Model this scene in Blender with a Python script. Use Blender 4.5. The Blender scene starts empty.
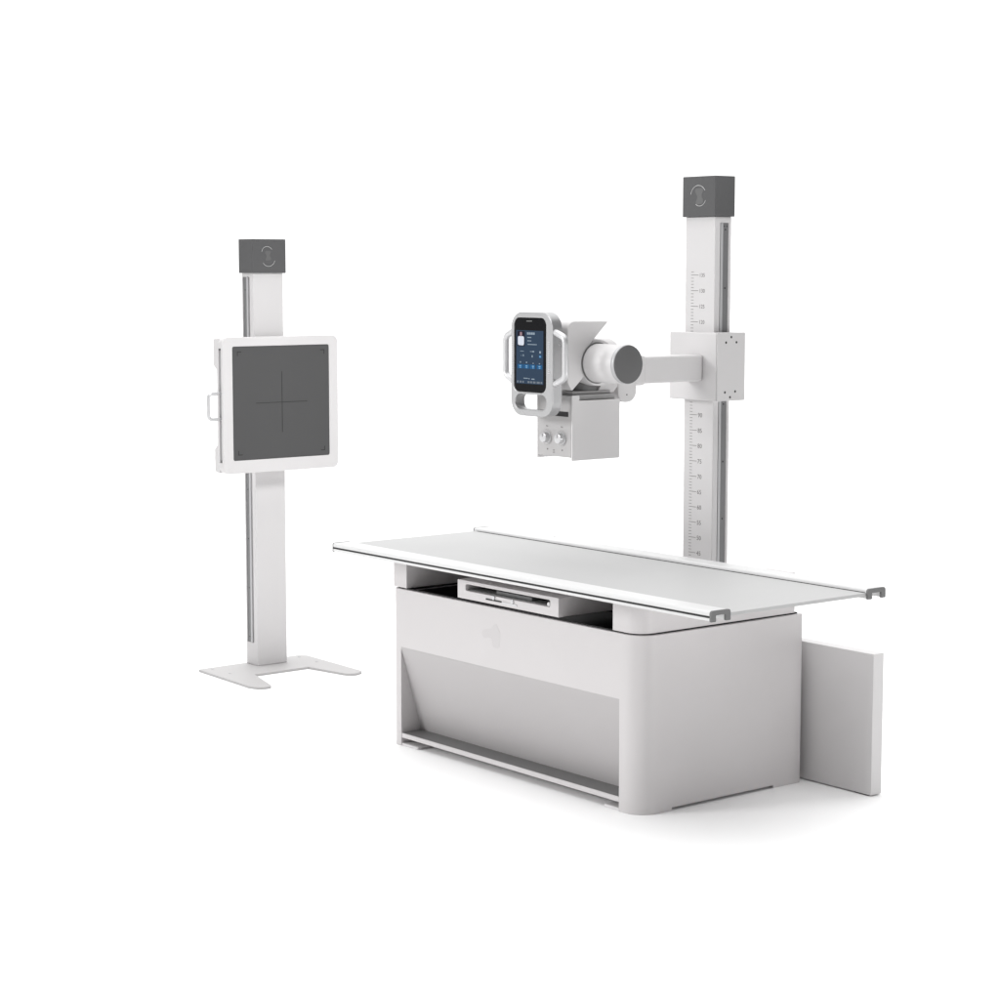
import bpy, bmesh, math, random
from mathutils import Vector, Matrix
random.seed(4)
S = bpy.context.scene
C = S.collection
PI = math.pi

# ------------------------------------------------------------------ render look
S.view_settings.view_transform = 'Standard'
S.view_settings.look = 'None'
S.view_settings.exposure = 0
S.view_settings.gamma = 1

# ------------------------------------------------------------------ materials
def paint(name, col, rough=.42, metal=0., bump=.02, bscale=900., var=.012, coat=0., spec=.4):
    m = bpy.data.materials.new(name); m.use_nodes = True
    nt = m.node_tree; b = nt.nodes['Principled BSDF']
    tc = nt.nodes.new('ShaderNodeTexCoord')
    n1 = nt.nodes.new('ShaderNodeTexNoise'); n1.inputs['Scale'].default_value = 6; n1.inputs['Detail'].default_value = 4
    nt.links.new(tc.outputs['Object'], n1.inputs['Vector'])
    mx = nt.nodes.new('ShaderNodeMix'); mx.data_type = 'RGBA'
    a = [max(0, c*(1-var*2)) for c in col]; d = [min(1, c*(1+var)) for c in col]
    mx.inputs['A'].default_value = (*a, 1); mx.inputs['B'].default_value = (*d, 1)
    nt.links.new(n1.outputs['Fac'], mx.inputs['Factor'])
    nt.links.new(mx.outputs['Result'], b.inputs['Base Color'])
    mr = nt.nodes.new('ShaderNodeMapRange')
    mr.inputs['To Min'].default_value = rough-.05; mr.inputs['To Max'].default_value = rough+.06
    nt.links.new(n1.outputs['Fac'], mr.inputs['Value']); nt.links.new(mr.outputs['Result'], b.inputs['Roughness'])
    b.inputs['Metallic'].default_value = metal
    b.inputs['Specular IOR Level'].default_value = spec
    b.inputs['Coat Weight'].default_value = coat
    if bump:
        n2 = nt.nodes.new('ShaderNodeTexNoise'); n2.inputs['Scale'].default_value = bscale; n2.inputs['Detail'].default_value = 2
        nt.links.new(tc.outputs['Object'], n2.inputs['Vector'])
        bp = nt.nodes.new('ShaderNodeBump'); bp.inputs['Strength'].default_value = bump; bp.inputs['Distance'].default_value = .0006
        nt.links.new(n2.outputs['Fac'], bp.inputs['Height']); nt.links.new(bp.outputs['Normal'], b.inputs['Normal'])
    return m
def glow(name, col, strength=1.):
    m = paint(name, (.005, .005, .005), .3, bump=0, spec=.05)
    b = m.node_tree.nodes['Principled BSDF']
    b.inputs['Emission Color'].default_value = (*col, 1); b.inputs['Emission Strength'].default_value = strength
    return m

DISCG = paint('mid_grey_disc', (.130, .130, .131), .5, bump=.03, bscale=1500, spec=.2)
WHITE = paint('white_powder_coat', (0.640, 0.628, 0.630), .45)
CABW = paint('cabinet_white_laminate', (0.563, 0.545, 0.547), .42, bump=.015)
RAILW = paint('white_anodised_rail', (0.600, 0.600, 0.600), .35, bump=.01)
TOPG = paint('pale_grey_tabletop', (0.442, 0.442, 0.442), .5, bump=.01, var=.006, spec=.2)
CAPG = paint('dark_grey_cap_plastic', (0.106, 0.106, 0.108), .6, bump=.06, bscale=1500, spec=.15)
PANG = paint('dark_grey_detector_face', (0.083, 0.083, 0.084), .6, bump=.03, bscale=1500, spec=.15)
MARK = paint('black_print', (.02, .02, .02), .6, bump=0)
INK = paint('grey_scale_print', (.16, .15, .15), .6, bump=0)
BLACK = paint('black_liner_and_shade', (.012, .011, .012), .6, bump=0)
RAILD = paint('grey_guide_rail', (0.187, 0.187, 0.191), .38, metal=.25, bump=.01)
RAILL = paint('light_guide_rail', (0.468, 0.468, 0.476), .35, metal=.2, bump=.01)
SILV = paint('satin_silver_frame', (0.425, 0.425, 0.429), .28, metal=.5, bump=.02)
SILVL = paint('light_silver', (0.578, 0.578, 0.586), .28, metal=.4, bump=.01)
STEEL = paint('steel', (.45, .45, .46), .3, metal=.8, bump=.01)
SHELFG = paint('grey_shelf', (0.136, 0.134, 0.134), .45)
RECG = paint('shaded_recess_laminate', (0.425, 0.410, 0.412), .45, bump=.015)  # laminate greyed to paint in the shade of the slanted recess
GREYM = paint('mid_grey_trim', (0.136, 0.136, 0.136), .5)
LOGO = paint('pale_emblem_line', (0.527, 0.527, 0.527), .4, bump=0)
LOGO2 = paint('emblem_smudge', (0.122, 0.122, 0.123), .5, bump=0)
SMUDGE = paint('faint_grey_emblem', (0.540, 0.523, 0.525), .5, bump=0)
GLASS = paint('black_phone_glass', (.004, .004, .005), .15, bump=0, spec=.08)
PLATEG = paint('pale_grey_base_plate', (0.442, 0.433, 0.433), .5)
MOUNTG = paint('grey_mount', (0.357, 0.353, 0.353), .45)
FLOOR = paint('white_studio_floor', (.96, .96, .96), .7, bump=0, var=.004, spec=.2)

# ------------------------------------------------------------------ helpers
ROOTS = {}
def root(name, loc, label, cat, group=None):
    o = bpy.data.objects.new(name, None); C.objects.link(o)
    o.empty_display_size = .1
    o.location = loc; o['label'] = label; o['category'] = cat
    if group: o['group'] = group
    ROOTS[o.name] = Vector(loc); return o
def base_loc(p):
    while p is not None and p.name not in ROOTS: p = p.parent
    return ROOTS[p.name] if p else Vector((0, 0, 0))
def link(name, bm, mat, parent, bev=0., seg=3, smooth=True, ang=35):
    bmesh.ops.recalc_face_normals(bm, faces=bm.faces)
    off = base_loc(parent)
    bmesh.ops.translate(bm, verts=bm.verts, vec=-off)
    me = bpy.data.meshes.new(name); bm.to_mesh(me); bm.free()
    o = bpy.data.objects.new(name, me); C.objects.link(o)
    me.materials.append(mat)
    if parent is not None: o.parent = parent
    if smooth:
        for f in me.polygons: f.use_smooth = True
        me.set_sharp_from_angle(angle=math.radians(ang))
    if bev:
        m = o.modifiers.new('bevel', 'BEVEL'); m.width = bev; m.segments = seg
        m.limit_method = 'ANGLE'; m.angle_limit = math.radians(30); m.harden_normals = True
    return o
def box(bm, x0, x1, y0, y1, z0, z1):
    v = [bm.verts.new((x, y, z)) for x in (x0, x1) for y in (y0, y1) for z in (z0, z1)]
    for f in ((0,1,3,2),(4,6,7,5),(0,4,5,1),(2,3,7,6),(0,2,6,4),(1,5,7,3)): bm.faces.new([v[i] for i in f])
    return bm
def bx(*a): return box(bmesh.new(), *a)
def prism(bm, poly, axis, a0, a1):
    def P(p, a): return {'x': (a, p[0], p[1]), 'y': (p[0], a, p[1]), 'z': (p[0], p[1], a)}[axis]
    A = [bm.verts.new(P(p, a0)) for p in poly]; B = [bm.verts.new(P(p, a1)) for p in poly]
    n = len(poly)
    bm.faces.new(A); bm.faces.new(B[::-1])
    for i in range(n): bm.faces.new([A[i], A[(i+1) % n], B[(i+1) % n], B[i]])
    return bm
def pr(poly, axis, a0, a1): return prism(bmesh.new(), poly, axis, a0, a1)
def rpoly(pts, rad, seg=6):
    """round the corners of a 2D polygon"""
    n = len(pts); out = []
    for i in range(n):
        r = rad[i] if isinstance(rad, (list, tuple)) else rad
        p = Vector(pts[i])
        if r <= 0: out.append(tuple(p)); continue
        a = (Vector(pts[i-1])-p); b = (Vector(pts[(i+1) % n])-p)
        th = a.angle(b); t = min(r/math.tan(th/2), a.length*.49, b.length*.49); r = t*math.tan(th/2)
        pa = p+a.normalized()*t; pb = p+b.normalized()*t
        c = p+(a.normalized()+b.normalized()).normalized()*(r/math.sin(th/2))
        a0 = math.atan2(pa.y-c.y, pa.x-c.x); a1 = math.atan2(pb.y-c.y, pb.x-c.x)
        d = (a1-a0+PI) % (2*PI)-PI
        for k in range(seg+1):
            t_ = a0+d*k/seg; out.append((c.x+r*math.cos(t_), c.y+r*math.sin(t_)))
    return out
def rrect(a0, a1, b0, b1, r, seg=6): return rpoly([(a0, b0), (a1, b0), (a1, b1), (a0, b1)], r, seg)
def circ(c0, c1, r, n=48): return [(c0+r*math.cos(2*PI*k/n), c1+r*math.sin(2*PI*k/n)) for k in range(n)]
def lathe(prof, c, axis, n=64, bm=None):
    """prof: list of (radius, position along axis) closed at both ends by radius 0"""
    bm = bm or bmesh.new(); rings = []
    def P(r, a, t):
        u, v = r*math.cos(t), r*math.sin(t)
        return {'x': (a, c[0]+u, c[1]+v), 'y': (c[0]+u, a, c[1]+v), 'z': (c[0]+u, c[1]+v, a)}[axis]
    for r, a in prof:
        rings.append([bm.verts.new(P(r, a, 2*PI*k/n)) for k in range(n)])
    for i in range(len(rings)-1):
        for k in range(n): bm.faces.new([rings[i][k], rings[i][(k+1) % n], rings[i+1][(k+1) % n], rings[i+1][k]])
    bm.faces.new(rings[0][::-1]); bm.faces.new(rings[-1])
    return bm
def cyl(c, r, axis, a0, a1, b=.0015, n=64): return lathe([(r-b, a0), (r-b*.3, a0+b*.3), (r, a0+b), (r, a1-b), (r-b*.3, a1-b*.3), (r-b, a1)], c, axis, n)
def boolean(bm, cutters):
    """subtract cutter bmeshes; returns a new bmesh"""
    bmesh.ops.recalc_face_normals(bm, faces=bm.faces)
    me = bpy.data.meshes.new('t'); bm.to_mesh(me); bm.free()
    o = bpy.data.objects.new('t', me); C.objects.link(o); tmp = [o]
    for cb in cutters:
        bmesh.ops.recalc_face_normals(cb, faces=cb.faces)
        cm = bpy.data.meshes.new('c'); cb.to_mesh(cm); cb.free()
        c = bpy.data.objects.new('c', cm); C.objects.link(c); tmp.append(c)
        m = o.modifiers.new('b', 'BOOLEAN'); m.operation = 'DIFFERENCE'; m.solver = 'EXACT'; m.object = c
    dg = bpy.context.evaluated_depsgraph_get(); dg.update()
    out = bmesh.new(); ev = o.evaluated_get(dg); mm = bpy.data.meshes.new_from_object(ev); out.from_mesh(mm)
    for t in tmp:
        d = t.data; bpy.data.objects.remove(t); bpy.data.meshes.remove(d)
    bpy.data.meshes.remove(mm)
    bmesh.ops.remove_doubles(out, verts=out.verts, dist=1e-5)
    return out
def sweep(path, r, n=14, sx=1., closed=False, bm=None):
    """round tube along 3D points"""
    bm = bm or bmesh.new(); rings = []; N = len(path); up = None
    for i, p in enumerate(path):
        p = Vector(p); a = Vector(path[max(i-1, 0)]); b = Vector(path[min(i+1, N-1)])
        d = (b-a).normalized()
        if up is None:
            up = d.orthogonal().normalized()
        up = (up-d*up.dot(d)).normalized(); s = d.cross(up)
        rings.append([bm.verts.new(p+up*r*math.cos(2*PI*k/n)+s*r*math.sin(2*PI*k/n)) for k in range(n)])
    for i in range(N-1):
        for k in range(n): bm.faces.new([rings[i][k], rings[i][(k+1) % n], rings[i+1][(k+1) % n], rings[i+1][k]])
    bm.faces.new(rings[0][::-1]); bm.faces.new(rings[-1])
    return bm
def rpath(pts, r, seg=8):
    out = [Vector(pts[0])]
    for i in range(1, len(pts)-1):
        p = Vector(pts[i]); a = Vector(pts[i-1])-p; b = Vector(pts[i+1])-p
        t = min(r, a.length*.49, b.length*.49)
        pa = p+a.normalized()*t; pb = p+b.normalized()*t
        for k in range(seg+1):
            s = k/seg; out.append(pa*(1-s)**2+p*2*s*(1-s)+pb*s*s)
    out.append(Vector(pts[-1])); return out
def text_bm(bm, body, size, pos, face):
    cu = bpy.data.curves.new('t', 'FONT'); cu.body = body; cu.size = size; cu.extrude = .0002; cu.resolution_u = 3
    cu.align_y = 'CENTER'
    o = bpy.data.objects.new('t', cu); C.objects.link(o)
    dg = bpy.context.evaluated_depsgraph_get(); dg.update()
    me = bpy.data.meshes.new_from_object(o.evaluated_get(dg))
    R = Matrix.Rotation(PI/2, 4, 'X') if face == '-y' else Matrix.Rotation(PI/2, 4, 'Z') @ Matrix.Rotation(PI/2, 4, 'X')
    me.transform(Matrix.Translation(pos) @ R); bm.from_mesh(me)
    bpy.data.objects.remove(o); bpy.data.curves.remove(cu); bpy.data.meshes.remove(me)

# ------------------------------------------------------------------ floor
bm = bmesh.new(); N = 96; R = 90.
vs = [bm.verts.new((R*math.cos(2*PI*k/N), R*math.sin(2*PI*k/N), 0)) for k in range(N)]
bm.faces.new(vs)
fl = link('floor', bm, FLOOR, None, smooth=False); fl['kind'] = 'structure'

# ================================================================== EXAMINATION TABLE
L, W, H = 1.266, .70, .55
T = root('examination_table', (L/2, W/2, 0), 'white examination table with pale grey sliding top on a box cabinet', 'medical table')
foot = rpoly([(0, 0), (L, 0), (L, W), (0, W)], [.022, .072, .006, .006], 14)
cab = boolean(pr(foot, 'z', 0, H), [
    pr([(-.05, .350), (0, .350), (.087, .045), (.087, .029), (.32, .029), (.32, -.1), (-.05, -.1)], 'x', .045, 1.172),
    bx(-.1, 1.4, .135, .575, -.1, .009),
    bx(.079, 1.134, .012, .66, .44, .7)])
cabo = link('cabinet', cab, CABW, T, bev=.0018, seg=2)
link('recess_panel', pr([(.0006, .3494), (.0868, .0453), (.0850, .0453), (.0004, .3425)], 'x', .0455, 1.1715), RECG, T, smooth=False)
# black liner of the open top
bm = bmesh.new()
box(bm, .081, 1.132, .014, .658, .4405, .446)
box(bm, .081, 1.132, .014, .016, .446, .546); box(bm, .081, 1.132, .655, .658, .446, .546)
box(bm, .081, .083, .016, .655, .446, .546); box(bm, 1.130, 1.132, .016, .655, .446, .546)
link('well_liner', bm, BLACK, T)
link('block_gap_shade', boolean(pr(rpoly([(.010, .010), (L-.012, .010), (L-.012, W-.012), (.010, W-.012)], [.014, .062, .004, .004], 12), 'z', H-.001, H+.0042),
     [bx(.081, 1.132, .014, .658, .5, .6)]), BLACK, T)  # black sheet stands in for the shade in the gap under the blocks
# rear rail between the blocks, seen dark through the slit
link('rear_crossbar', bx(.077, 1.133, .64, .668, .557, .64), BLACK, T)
# shelf in the recess
ks = link('kick_shelf', bx(.0455, 1.1715, .001, .12, .029, .045), CABW, T, bev=.001, seg=2)
link('shelf_mat', bx(.047, 1.170, .004, .1195, .0453, .0464), SHELFG, ks)
link('toe_gap_shade', bx(.0455, 1.1715, .105, .111, .001, .0288), BLACK, T)  # black board added to deepen the shade under the shelf
for x0, x1 in ((.004, .135), (1.10, 1.20)):
    link('foot_plate', pr(rpoly([(x0, .0025), (x1, .0025), (x1, .12), (x0, .12)], .006), 'z', .0006, .0095), WHITE, T, bev=.001, seg=2)
# two support blocks carrying the top
link('support_block', bx(.001, .0762, .002, W-.03, H+.0044, .684), CABW, T, bev=.002, seg=2)
link('support_block', pr(rpoly([(1.136, .003), (L-.008, .003), (L-.008, W-.028), (1.136, W-.028)], [.002, .066, .004, .004], 14), 'z', H+.0044, .684), CABW, T, bev=.002, seg=2)
# sliding detector tray
tray = boolean(bx(.377, .895, -.008, .60, .562, .6235), [
    pr(rpoly([(.420, .590), (.854, .590), (.854, .612), (.420, .612)], .007), 'y', -.05, .16)])
tr = link('detector_tray', tray, CABW, T, bev=.002, seg=2)
link('tray_slot_liner', bx(.4215, .8525, .002, .155, .5912, .5935), GREYM, tr)
link('cassette_edge', bx(.56, .74, .012, .12, .5937, .604), GREYM, tr, bev=.001)
link('slot_latch', cyl((.843, .5975), .0065, 'y', -.006, .02), WHITE, tr)
link('latch_bar', pr(rrect(.530, .612, .5735, .5785, .0024), 'y', -.0095, -.0075), MARK, tr)
link('latch_button', cyl((.572, .5845), .0068, 'y', -.0125, -.007), SILVL, tr)
link('latch_button', cyl((.668, .584), .0072, 'y', -.0125, -.007), SILVL, tr)
link('latch_plate', pr(rrect(.615, .69, .5705, .5765, .0024), 'y', -.0105, -.0075), SILVL, tr)
# faint worn emblem on the cabinet front
bm = bmesh.new()
def blob(bm, cx, cz, pts, y0, y1): prism(bm, rpoly([(cx+a, cz+b) for a, b in pts], .012, 5), 'y', y0, y1)
blob(bm, .5407, .4600, [(-.046, .008), (-.034, -.018), (.010, -.008), (.012, -.040), (.050, -.042), (.054, .012), (.030, .042), (.006, .020)], -.0004, .0004)
link('emblem', bm, SMUDGE, cabo, smooth=False)
# table top
tt = link('tabletop', bx(-.142, 1.732, -.098, .470, .6855, .6955), TOPG, T, bev=.0012, seg=2)
link('top_underframe', bx(-.02, 1.60, -.06, .43, .6842, .6853), CABW, tt)
def rail(x0, x1, y0, y1, out):
    z0, z1 = .6785, .7068
    o = y0 if out < 0 else y1
    # inverted U section, with a shallow groove on its outer side
    w = .017
    sec = rpoly([(y0, z0), (y0+w, z0), (y0+w, z1-.011), (y1-w, z1-.011), (y1-w, z0), (y1, z0), (y1, z1), (y0, z1)],
                [.002, .002, .002, .002, .002, .002, .007, .007], 14)
    g = (y0-.01, y0+.0035) if out < 0 else (y1-.0035, y1+.01)
    bmr = boolean(pr(sec, 'x', x0, x1-.008), [bx(x0-.1, x1+.1, g[0], g[1], .6870, .6935)])
    r = link('side_rail', bmr, RAILW, T)
    gy = (y0+.0022, y0+.0037) if out < 0 else (y1-.0037, y1-.0022)
    link('groove_strip', bx(x0+.002, x1-.01, gy[0], gy[1], .6872, .6933), MARK, r)
    for a, b in ((x1-.0078, x1), (x0-.004, x0-.0002)):
        sec2 = rpoly([(y0-.001, z0-.002), (y0+w+.001, z0-.002), (y0+w+.001, z1-.012), (y1-w-.001, z1-.012), (y1-w-.001, z0-.002), (y1+.001, z0-.002), (y1+.001, z1+.001), (y0-.001, z1+.001)],
                [.003, .003, .002, .002, .003, .003, .008, .008], 5)
        link('end_cap', pr(sec2, 'x', a, b), GREYM, r, bev=.0006, seg=1)
    # dark strip painted in as the shadow between top and rail
    link('rail_gap_shadow', bx(x0+.02, x1-.012, (y1-.0003) if out < 0 else (y0-.0012), (y1+.0012) if out < 0 else (y0+.0003), .6957, .6972), MARK, r)
rail(-.110, 1.7407, -.1728, -.0995, -1)
rail(-.145, 1.7407, .4675, .5434, 1)

# ================================================================== REAR PANEL
RP = root('standing_board', (1.0, .757, 0), 'plain white rectangular board standing upright on the floor behind the right end of the cabinet', 'board')
link('sheet', bx(.95, 1.534, .7346, .782, .004, .4525), WHITE, RP, bev=.0015, seg=2)
for xx in (1.0, 1.49): link('foot_strip', bx(xx-.03, xx+.03, .739, .778, .0, .004), GREYM, RP)

# ================================================================== emblem helper
def arc(cx, cz, r, a0, a1, f, n=20):
    return [f(cx+r*math.cos(math.radians(a0+(a1-a0)*k/n)), cz+r*math.sin(math.radians(a0+(a1-a0)*k/n))) for k in range(n+1)]
def emblem(cap, up, low, f, axis, a0, a1):
    for cx_, cz_, r_, b0, b1 in (up, low):
        link('emblem_ring', sweep(arc(cx_, cz_, r_, b0, b1, f), .0009, 6), LOGO, cap)
    c = (up[0]+low[0])/2; cz = (up[1]+low[1])/2; s_ = up[2]
    bm = pr(rpoly([(c-.75*s_, cz+.75*s_), (c+.7*s_, cz+.8*s_), (c+.3*s_, cz+.1*s_), (c+.75*s_, cz-.6*s_), (c-.6*s_, cz-.75*s_), (c-.15*s_, cz)], .35*s_, 6), axis, a0, a1)
    link('emblem_relief', bm, LOGO2, cap, smooth=False)

# ================================================================== TUBE STAND
ST = root('xray_tube_stand', (.676, .838, 0), 'tall white column with height scale, its arm holding the x-ray head above the table', 'x-ray stand')
cx0, cx1, cy0, cy1 = .604, .7465, .800, .876
col = boolean(bx(cx0, cx1, cy0, cy1, .012, 1.818), [bx(cx1-.006, 1., .8255, .8635, .10, 1.7975)])
co = link('column', col, WHITE, ST, bev=.003, seg=3)
link('guide_rail', bx(cx1-.0058, cx1-.0015, .8365, .8632, .1005, 1.797), RAILD, co)
link('guide_strip', bx(cx1-.0058, cx1+.001, .8258, .8363, .1005, 1.797), RAILL, co)
for k in range(9):
    z = 1.775-.196*k
    link('rail_screw', cyl((.8495, z), .0028, 'x', cx1-.0016, cx1-.0006, .0003, 12), MARK, co)
link('rail_screw', cyl((.8440, 1.786), .0022, 'x', cx1-.0016, cx1-.0006, .0003, 12), MARK, co)
link('rail_screw', cyl((.8565, 1.786), .0022, 'x', cx1-.0016, cx1-.0006, .0003, 12), MARK, co)
link('base_plate', pr(rrect(.45, .90, .79, 1.15, .02), 'z', 0, .012), WHITE, ST, bev=.001, seg=2)
cap = link('column_cap', bx(cx0-.006, cx1+.008, .790, .884, 1.8185, 1.9535), CAPG, ST, bev=.002, seg=3)
emblem(cap, (.674, 1.886, .037, 168, 32), (.681, 1.884, .030, 232, 338), lambda a, b: (a, .7898, b), 'y', .7896, .7905)
# ruler
bm = bmesh.new()
for n in range(6, 137):
    z = .6736+(n-45)*.010547; x = .6335
    ln, th = (.035, .0016) if n % 5 == 0 else (.0125, .0015)
    box(bm, x, x+ln, .7996, .8002, z-th/2, z+th/2)
link('scale_ticks', bm, INK, co, smooth=False)
for n in range(10, 136, 5):
    if n in (95, 100, 105, 110, 115): continue          # behind the carriage
    z = .6736+(n-45)*.010547; bm = bmesh.new()
    text_bm(bm, str(n), .0215 if n < 100 else .0185, Vector((.6725, .7999, z-.001)), '-y')
    link('scale_number', bm, INK, co, smooth=False)
# carriage
ca = link('carriage', bx(.581, .806, .752, .884, 1.203, 1.4305), WHITE, ST, bev=.0025, seg=3)
link('carriage_side_plate', bx(.8065, .8105, .7545, .8845, 1.2025, 1.431), WHITE, ca, bev=.0012, seg=2)
Y = lambda u: .7545+.130*(u-362)/118.
Z = lambda v: 1.431-.2285*(v-682)/281.
for u, v in ((398, 722), (420, 700), (442, 722), (395, 927), (439, 925), (417, 948)):
    link('bolt', cyl((Y(u), Z(v)), .0042, 'x', .8102, .8110, .0005, 16), MARK, ca)
# arm
arm = link('arm', bx(.664, .7455, .40, .7515, 1.268, 1.3565), WHITE, ST, bev=.009, seg=4)
link('arm_collar', bx(.655, .751, .375, .492, 1.263, 1.362), WHITE, arm, bev=.014, seg=5)
link('swivel_bracket', pr(rpoly([(.362, 1.335), (.362, 1.212), (.440, 1.212), (.440, 1.335)], [.01, .03, .036, .01], 10), 'x', .66, .756), WHITE, arm, bev=.003, seg=3)
link('bracket_screw', cyl((.398, 1.236), .0024, 'x', .7555, .7568, .0004, 12), MARK, arm)
# tube head
tc = (.235, 1.345)
tube = link('tube_housing', lathe([(.05, .56), (.0585, .565), (.0615, .575), (.0615, .925), (.0605, .927)], tc, 'x', 80), WHITE, ST, ang=50)
link('end_ring', lathe([(.0585, .9262), (.0612, .9270), (.0622, .930), (.0622, .939), (.0612, .9415), (.0595, .942)], tc, 'x', 80), RAILL, tube, ang=60)
link('end_disc', cyl(tc, .0597, 'x', .9415, .9440, .0008, 80), DISCG, tube)
link('neck_gap_ring', cyl(tc, .0660, 'x', .794, .7975, .001, 80), GREYM, tube)
link('swivel_drum', cyl((.715, 1.343), .0775, 'y', .288, .350, .006, 80), WHITE, tube, ang=50)
link('tube_flange', cyl((.247, 1.345), .0735, 'x', .66, .791, .003, 80), WHITE, tube, ang=50)
yoke = rpoly([(.113, 1.287), (.1315, 1.259), (.1845, 1.306), (.172, 1.345), (.215, 1.414), (.2830, 1.4765), (.113, 1.4785)],
             [.006, .004, .0, .03, .0, .002, .028], 8)
yk = link('yoke_cover', pr(yoke, 'x', .62, .7935), WHITE, tube, bev=.003, seg=3)
link('tilt_bracket', pr(rpoly([(.275, 1.247), (.345, 1.247), (.385, 1.29), (.30, 1.29)], .003), 'x', .665, .752), WHITE, tube, bev=.002)
# collimator
k0, k1, q0, q1 = .622, .789, .132, .333
cm = link('collimator', bx(k0+.003, k1-.0005, q0+.004, q1-.003, 1.046, 1.2265), WHITE, ST, bev=.001, seg=2)
link('upper_block', bx(k0+.02, k1-.012, q0+.012, q1-.006, 1.2267, 1.2445), MOUNTG, cm, bev=.001)
link('mount_plate', bx(k0+.015, k1-.03, q0+.03, q1-.01, 1.2447, 1.2545), PLATEG, cm, bev=.001)
link('mount_neck', cyl((.703, .247), .055, 'z', 1.2547, 1.292, .002), GREYM, cm)
side = [(q0, 1.037), (q1, 1.037), (q1, 1.2275), (q0+.030, 1.2275), (q0+.030, 1.244), (q0, 1.244)]
for a, b in ((k1, k1+.0058), (k0-.0030, k0+.0025)):
    link('side_plate', pr(rpoly(side, [.004, .004, .003, .001, .001, .003]), 'x', a, b), WHITE, cm, bev=.001, seg=2)
link('front_panel', bx(k0+.0035, k1-.001, q0, q0+.0038, 1.047, 1.243), PLATEG, cm, bev=.0008, seg=2)  # greyer paint stands in for the console's shade on this face
link('front_window', bx(.708, .775, q0-.0006, q0+.0005, 1.176, 1.192), BLACK, cm)
for kx in (.671, .744):
    kz = 1.106
    bmd = bmesh.new()
    for t in range(20):
        a = 2*PI*t/20+.1
        if -2.1 < a-PI*1.5 < -.9 or False: continue
        box(bmd, kx+0.0250*math.cos(a)-.0007, kx+0.0250*math.cos(a)+.0007, q0-.0005, q0+.0005, kz+0.0250*math.sin(a)-.0007, kz+0.0250*math.sin(a)+.0007)
    link('dial_marks', bmd, INK, cm, smooth=False)
    kb = link('knob', lathe([(.0195, q0-.0002), (.0195, q0-.002), (.0168, q0-.0035), (.0162, q0-.017), (.0152, q0-.0195), (.0140, q0-.0200)], (kx, kz), 'y', 40), SILVL, cm)
    link('pointer_line', bx(kx-.0008, kx+.0008, q0-.0206, q0-.0198, kz+.002, kz+.0125), INK, cm, smooth=False)
    link('button', cyl((kx+.002, kz-.038), .0026, 'y', q0-.0012, q0+.001, .0004, 16), INK, cm)
    bmd = bmesh.new(); box(bmd, kx-.004, kx-.0012, q0-.0005, q0+.0005, kz+.034, kz+.039); box(bmd, kx+.0008, kx+.0042, q0-.0005, q0+.0005, kz+.034, kz+.037)
    link('dial_symbol', bmd, INK, cm, smooth=False)
bmd = bmesh.new()
for i in range(3): box(bmd, .700, .709, q0-.0005, q0+.0005, 1.066-.0045*i, 1.0675-.0045*i)
link('warning_symbol', bmd, INK, cm, smooth=False)
for kx in (k0+.02, k1-.015): link('slot_foot', cyl((kx, q0+.02), .006, 'z', 1.040, 1.046), SILVL, cm)

# control console held in front of the head
f0, f1, g0, g1, yc = .586, .795, 1.177, 1.507, .050
fx = lambda u: f0+(u-90)/350.*(f1-f0)
fz = lambda v: g1-(v-60)/870.*(g1-g0)
frame = boolean(pr(rrect(f0, f1, g0, g1, .052, 10), 'y', yc, yc+.040), [
    pr(rrect(fx(116), fx(382), fz(728), fz(108), .024, 8), 'y', yc-.02, yc+.014),
    pr(rrect(fx(128), fx(385), fz(874), fz(748), .022, 8), 'y', yc-.02, yc+.1)])
cn = link('control_console', frame, SILV, ST, bev=.006, seg=4)
link('back_arm', bx(.655, .735, yc+.0402, .1135, 1.30, 1.44), SILV, cn, bev=.004)
ph = link('touch_display', pr(rrect(fx(119), fx(379), fz(725), fz(111), .022, 8), 'y', yc+.001, yc+.0135), GLASS, ST, bev=.0015, seg=2)
y1 = yc+.0010
scr = link('screen', bx(fx(136), fx(361), y1-.0006, y1+.0004, fz(660), fz(213)), glow('screen_glow', (.026, .052, .095), 1.0), ph, smooth=False)
def sx(u): return f0+((512+u/15.4-500)*8.333-90)/350.*(f1-f0)
def sz(v): return g1-((325+v/15.4-305)*8.333-60)/870.*(g1-g0)
def patch(bm, u0, u1, v0, v1, lift=0): box(bm, sx(u0), sx(u1), y1-.0011-lift, y1-.0007-lift, sz(v1), sz(v0))
bm = bmesh.new(); patch(bm, 84, 200, 98, 330); link('patient_photo', bm, glow('photo_dark', (.006, .006, .02)), ph, smooth=False)
bm = bmesh.new()
prism(bm, rpoly([(sx(95), sz(315)), (sx(188), sz(320)), (sx(190), sz(178)), (sx(95), sz(176))], .006), 'y', y1-.0016, y1-.0012)
link('photo_shirt', bm, glow('photo_white', (.72, .76, .85)), ph, smooth=False)
bm = bmesh.new(); prism(bm, rrect(sx(126), sx(158), sz(172), sz(112), .0035), 'y', y1-.0016, y1-.0012)
link('photo_head', bm, glow('photo_skin', (.34, .22, .25)), ph, smooth=False)
def item(name, mat, *a):
    bm = bmesh.new(); patch(bm, *a); link(name, bm, mat, ph, smooth=False)
GT = glow('screen_text', (.30, .37, .44)); GB = glow('screen_blue', (.012, .105, .26)); GI = glow('screen_icon', (.20, .38, .58)); GF = glow('screen_foot', (.17, .20, .24))
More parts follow.
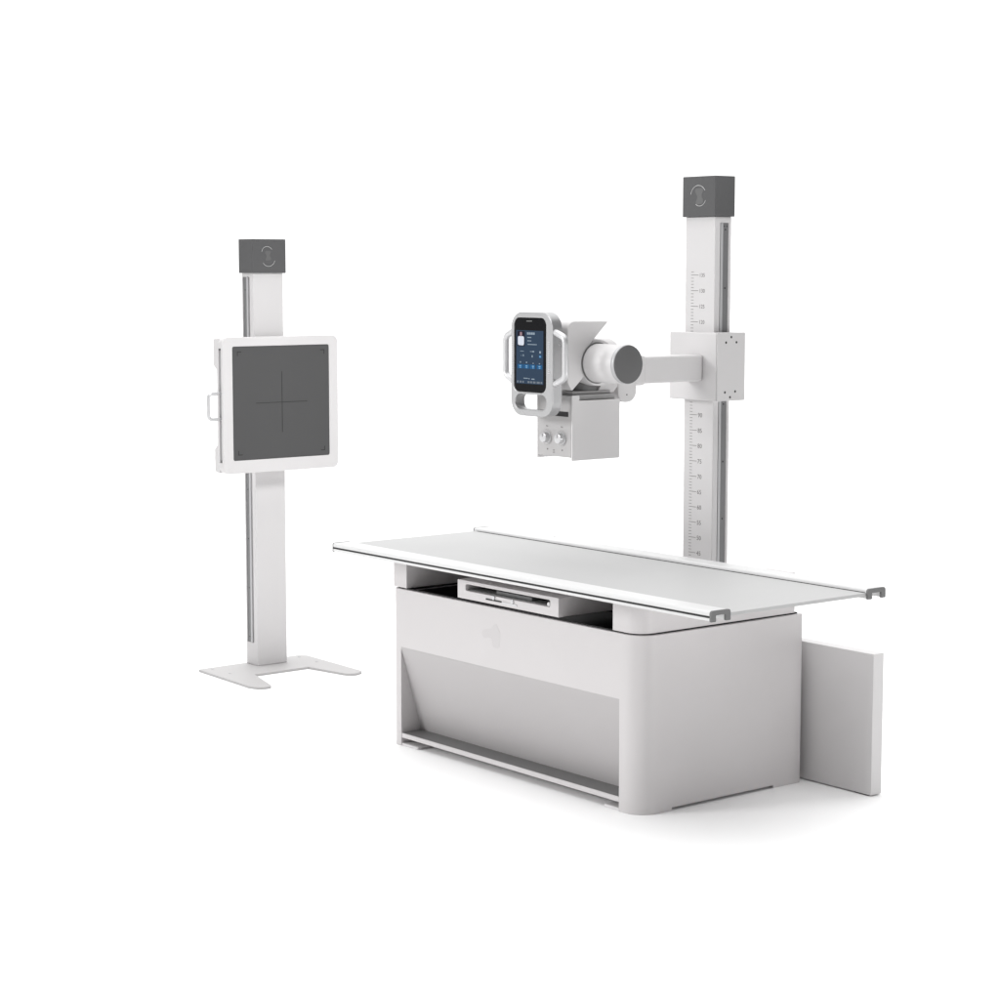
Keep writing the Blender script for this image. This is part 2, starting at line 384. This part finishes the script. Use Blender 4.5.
for u0, u1, v, h in ((235, 262, 132, 34), (268, 292, 132, 34), (298, 324, 132, 34), (330, 352, 132, 34), (240, 300, 193, 14), (245, 262, 245, 18), (268, 300, 245, 12), (245, 385, 300, 12),
                     (128, 184, 408, 8), (280, 322, 408, 8), (322, 344, 408, 22), (172, 184, 472, 30), (140, 152, 476, 8), (308, 322, 482, 34), (424, 448, 415, 34),
                     (125, 140, 578, 20), (220, 236, 580, 20), (322, 338, 590, 12), (418, 436, 592, 12), (182, 250, 826, 12), (262, 276, 830, 14), (305, 350, 834, 16)):
    item('text_line', GT, u0, u1, v-h/2, v+h/2)
for u in (90, 185, 280, 385): item('screen_button', GB, u, u+82, 612, 676)
item('screen_button', GB, 420, 456, 458, 504)
for u in (131, 230, 330, 430): item('button_icon', GI, u-14, u+14, 626, 646, .0006); item('button_icon', GI, u-10, u+12, 656, 668, .0006)
item('button_icon', GI, 426, 450, 472, 492, .0006)
for u0, u1 in ((80, 104), (122, 150), (165, 186), (245, 275), (285, 315), (328, 368), (385, 432), (445, 470)): item('footer_icon', GF, u0, u1, 868, 898)
bm = bmesh.new()
link('earpiece', pr(rrect(fx(222), fx(268), fz(139), fz(131), .002), 'y', y1-.0008, y1), GREYM, ph)
for s, u in ((-1, 104), (1, 408)):
    bm = bmesh.new()
    for k in range(19): box(bm, fx(u-6), fx(u+6), yc-.0007, yc+.0005, fz(305+k*14.2)-.0011, fz(305+k*14.2)+.0011)
    link('grip_ridges', bm, SILVL, cn, smooth=False)
hz0, hz1 = fz(650), fz(225)
for s in (-1, 1):
    xe = f0+.010 if s < 0 else f1-.010
    xo = f0-.042 if s < 0 else f1+.047
    yy = yc+.014 if s < 0 else yc+.012
    p = [(xe, yy, hz1+.002), (xe+s*.014, yy, hz1), (xo, yy, hz1-.016), (xo, yy, hz0+.020), (xe+s*.014, yy, hz0+.002), (xe, yy, hz0)]
    link('grab_handle', sweep(rpath(p, .017, 8), .0105, 20), SILVL, cn, ang=60)

# ================================================================== WALL BUCKY STAND
B = root('upright_detector_stand', (-1.51, .432, 0), 'slim white floor column with square dark grey detector panel and forked base plate', 'detector stand')
bp = rpoly([(-1.560, .130), (-1.135, .110), (-1.080, .130), (-1.080, .185), (-1.325, .256), (-1.325, .514), (-1.105, .556), (-1.085, .590), (-1.110, .640), (-1.548, .655), (-1.575, .628)],
           [.008, .012, .025, .025, .004, .004, .02, .02, .03, .012, .012], 6)
ba = link('base_plate', pr(bp, 'z', 0.0, .0095), PLATEG, B, bev=.001, seg=2)
for x, y in ((-1.5326, .1816), (-1.405, .1877), (-1.5362, .607), (-1.398, .604)):
    link('bolt', cyl((x, y), .0062, 'z', .0094, .0108, .0008, 20), STEEL, ba)
c0, c1, d0, d1 = -1.5535, -1.467, .3603, .5035
col = boolean(bx(c0, c1, d0, d1, .0096, 1.628), [bx(-1.5475, -1.495, .2, d0+.007, .102, 1.613)])
cb = link('column', col, WHITE, B, bev=.003, seg=3)
link('guide_rail', bx(-1.5473, -1.520, d0+.0035, d0+.0068, .1025, 1.6125), RAILD, cb)
link('guide_strip', bx(-1.5198, -1.508, d0+.0005, d0+.0068, .1025, 1.6125), RAILL, cb)
for k in range(8): link('rail_screw', cyl((-1.5335, .125+.205*k), .0026, 'y', d0+.0028, d0+.0037, .0003, 12), MARK, cb)
cap = link('column_cap', bx(c0-.010, c1+.008, d0-.008, d1+.010, 1.6285, 1.766), CAPG, B, bev=.002, seg=3)
emblem(cap, (.424, 1.709, .027, 168, 35), (.430, 1.687, .031, 212, 345), lambda a, b: (c1+.0083, a, b), 'x', c1+.0077, c1+.0084)
# detector
pf = -1.37; e0, e1, h0, h1 = .1525, .7048, .8265, 1.3735
dp = link('detector_housing', boolean(pr(rrect(e0, e1, h0, h1, .027, 8), 'x', pf-.034, pf), [
        pr(rrect(.199, .6615, .8785, 1.3370, .008, 5), 'x', pf-.0035, pf+.1),
        bx(pf-.030, pf-.0125, e0-.1, e0+.10, .872, 1.330)]), WHITE, B, bev=.003, seg=4)
back = rpoly([(pf-.0345, h0+.004), (pf-.0345, h1-.004), (pf-.074, h1-.006), (pf-.074, 1.262), (pf-.050, 1.243), (pf-.050, .944), (pf-.074, .925), (pf-.074, h0+.006)],
             [0, 0, .01, .004, .004, .004, .004, .01], 5)
link('back_shell', pr(back, 'y', e0+.003, e1-.003), WHITE, dp, bev=.002, seg=3)
link('slot_lining', bx(pf-.0295, pf-.013, e0+.006, e0+.012, .8725, 1.3295), RAILL, dp)
for z0, z1 in ((.8725, .880), (1.322, 1.3295)): link('slot_stop', bx(pf-.0295, pf-.013, e0+.002, e0+.0058, z0, z1), GREYM, dp)
fp = link('detector_face', pr(rrect(.1994, .6611, .8789, 1.3366, .0076, 5), 'x', pf-.0034, pf-.0012), PANG, dp)
xm = pf-.0014; bm = bmesh.new()
prism(bm, [(.3068, 1.1057), (.4306, 1.1057), (.4306, .9845), (.4332, .9845), (.4332, 1.1057), (.5532, 1.1057), (.5532, 1.1081), (.4332, 1.1081), (.4332, 1.2324), (.4306, 1.2324), (.4306, 1.1081), (.3068, 1.1081)], 'x', xm, xm+.0006)
link('centring_cross', bm, MARK, fp, smooth=False)
for sy, y in ((1, .2214), (-1, .6394)):
    for sz_, z in ((-1, 1.3165), (1, .8995)):
        t = .0032; q = [(y, z), (y+sy*.020, z), (y+sy*.020, z+sz_*t), (y+sy*t, z+sz_*t), (y+sy*t, z+sz_*.018), (y, z+sz_*.018)]
        link('corner_mark', pr(q, 'x', xm, xm+.0006), MARK, fp, smooth=False)
hp = [(pf-.028, e0+.02, 1.150), (pf-.028, e0-.050, 1.150), (pf-.028, e0-.050, 1.047), (pf-.028, e0+.02, 1.047)]
link('cassette_handle', sweep(rpath(hp, .018, 8), .0068, 16), SILVL, dp, ang=60)
link('mounting_carriage', bx(-1.4665, pf-.0505, .345, .520, 1.02, 1.18), WHITE, B, bev=.003)

# ------------------------------------------------------------------ studio light
w = bpy.data.worlds.new('World'); S.world = w; w.use_nodes = True
nt = w.node_tree; bg = nt.nodes['Background']
tcn = nt.nodes.new('ShaderNodeTexCoord')
def dotn(v):
    n = nt.nodes.new('ShaderNodeVectorMath'); n.operation = 'DOT_PRODUCT'
    n.inputs[1].default_value = Vector(v).normalized(); nt.links.new(tcn.outputs['Generated'], n.inputs[0]); return n.outputs['Value']
def ramp(sock, a, b, lo, hi):
    n = nt.nodes.new('ShaderNodeMapRange'); n.interpolation_type = 'SMOOTHSTEP'
    n.inputs['From Min'].default_value = a; n.inputs['From Max'].default_value = b
    n.inputs['To Min'].default_value = lo; n.inputs['To Max'].default_value = hi
    nt.links.new(sock, n.inputs['Value']); return n.outputs['Result']
def add(a, b):
    n = nt.nodes.new('ShaderNodeMath'); n.operation = 'ADD'
    nt.links.new(a, n.inputs[0]); nt.links.new(b, n.inputs[1]); return n.outputs[0]
back_l = ramp(dotn((-.78, .62, 0)), .5, .78, 0, .78)          # bright white backdrop
top_l = ramp(dotn((-.12, 0, 1)), .55, 1, 0, 2.35)                  # overhead soft light
key_l = ramp(dotn((-.25, -1, .35)), .1, .9, 0, .16)            # frontal fill added to the world, no lamp there
base_l = ramp(dotn((1, -.2, 0)), -.5, .5, .34, .05)
tot = add(add(back_l, top_l), add(key_l, base_l))
gain = nt.nodes.new('ShaderNodeMath'); gain.operation = 'MULTIPLY'; gain.inputs[1].default_value = 1.17
nt.links.new(tot, gain.inputs[0]); nt.links.new(gain.outputs[0], bg.inputs['Strength']); bg.inputs['Color'].default_value = (1, 1, 1, 1)

def area(name, loc, tgt, size, power, spread=180, size_y=None):
    l = bpy.data.lights.new(name, 'AREA'); l.energy = power; l.size = size; l.spread = math.radians(spread)
    l.shape = 'RECTANGLE'; l.size_y = size_y or size
    o = bpy.data.objects.new(name, l); C.objects.link(o); o.location = loc
    o.rotation_euler = (Vector(tgt)-Vector(loc)).to_track_quat('-Z', 'Y').to_euler(); return o
area('stand_fill', (1.35, .35, 3.0), (-1.45, .4, .95), .8, 5.4, 50)
area('front_fill', (-2.3, -7.2, 3.3), (1.0, .1, .75), 2.0, 16, 38)  # unseen lamp added to lift the faces turned to the front
area('end_fill', (3.9, .95, .6), (1.1, 0, .45), .9, 2.6, 70)  # unseen low lamp added to fill the cabinet's end face

# ------------------------------------------------------------------ camera
cam = bpy.data.cameras.new('camera'); cam.lens = 36*2.0696; cam.sensor_width = 36; cam.clip_end = 400
co_ = bpy.data.objects.new('camera', cam); C.objects.link(co_)
yaw, pit = math.radians(141.43127), math.radians(6.2923)
d = Vector((math.cos(pit)*math.cos(yaw), math.cos(pit)*math.sin(yaw), -math.sin(pit)))
co_.location = (5.7645235, -4.12376419, 1.63385498)
co_.rotation_euler = d.to_track_quat('-Z', 'Y').to_euler()
S.camera = co_
S.render.engine = 'CYCLES'
S.cycles.max_bounces = 10; S.cycles.diffuse_bounces = 6
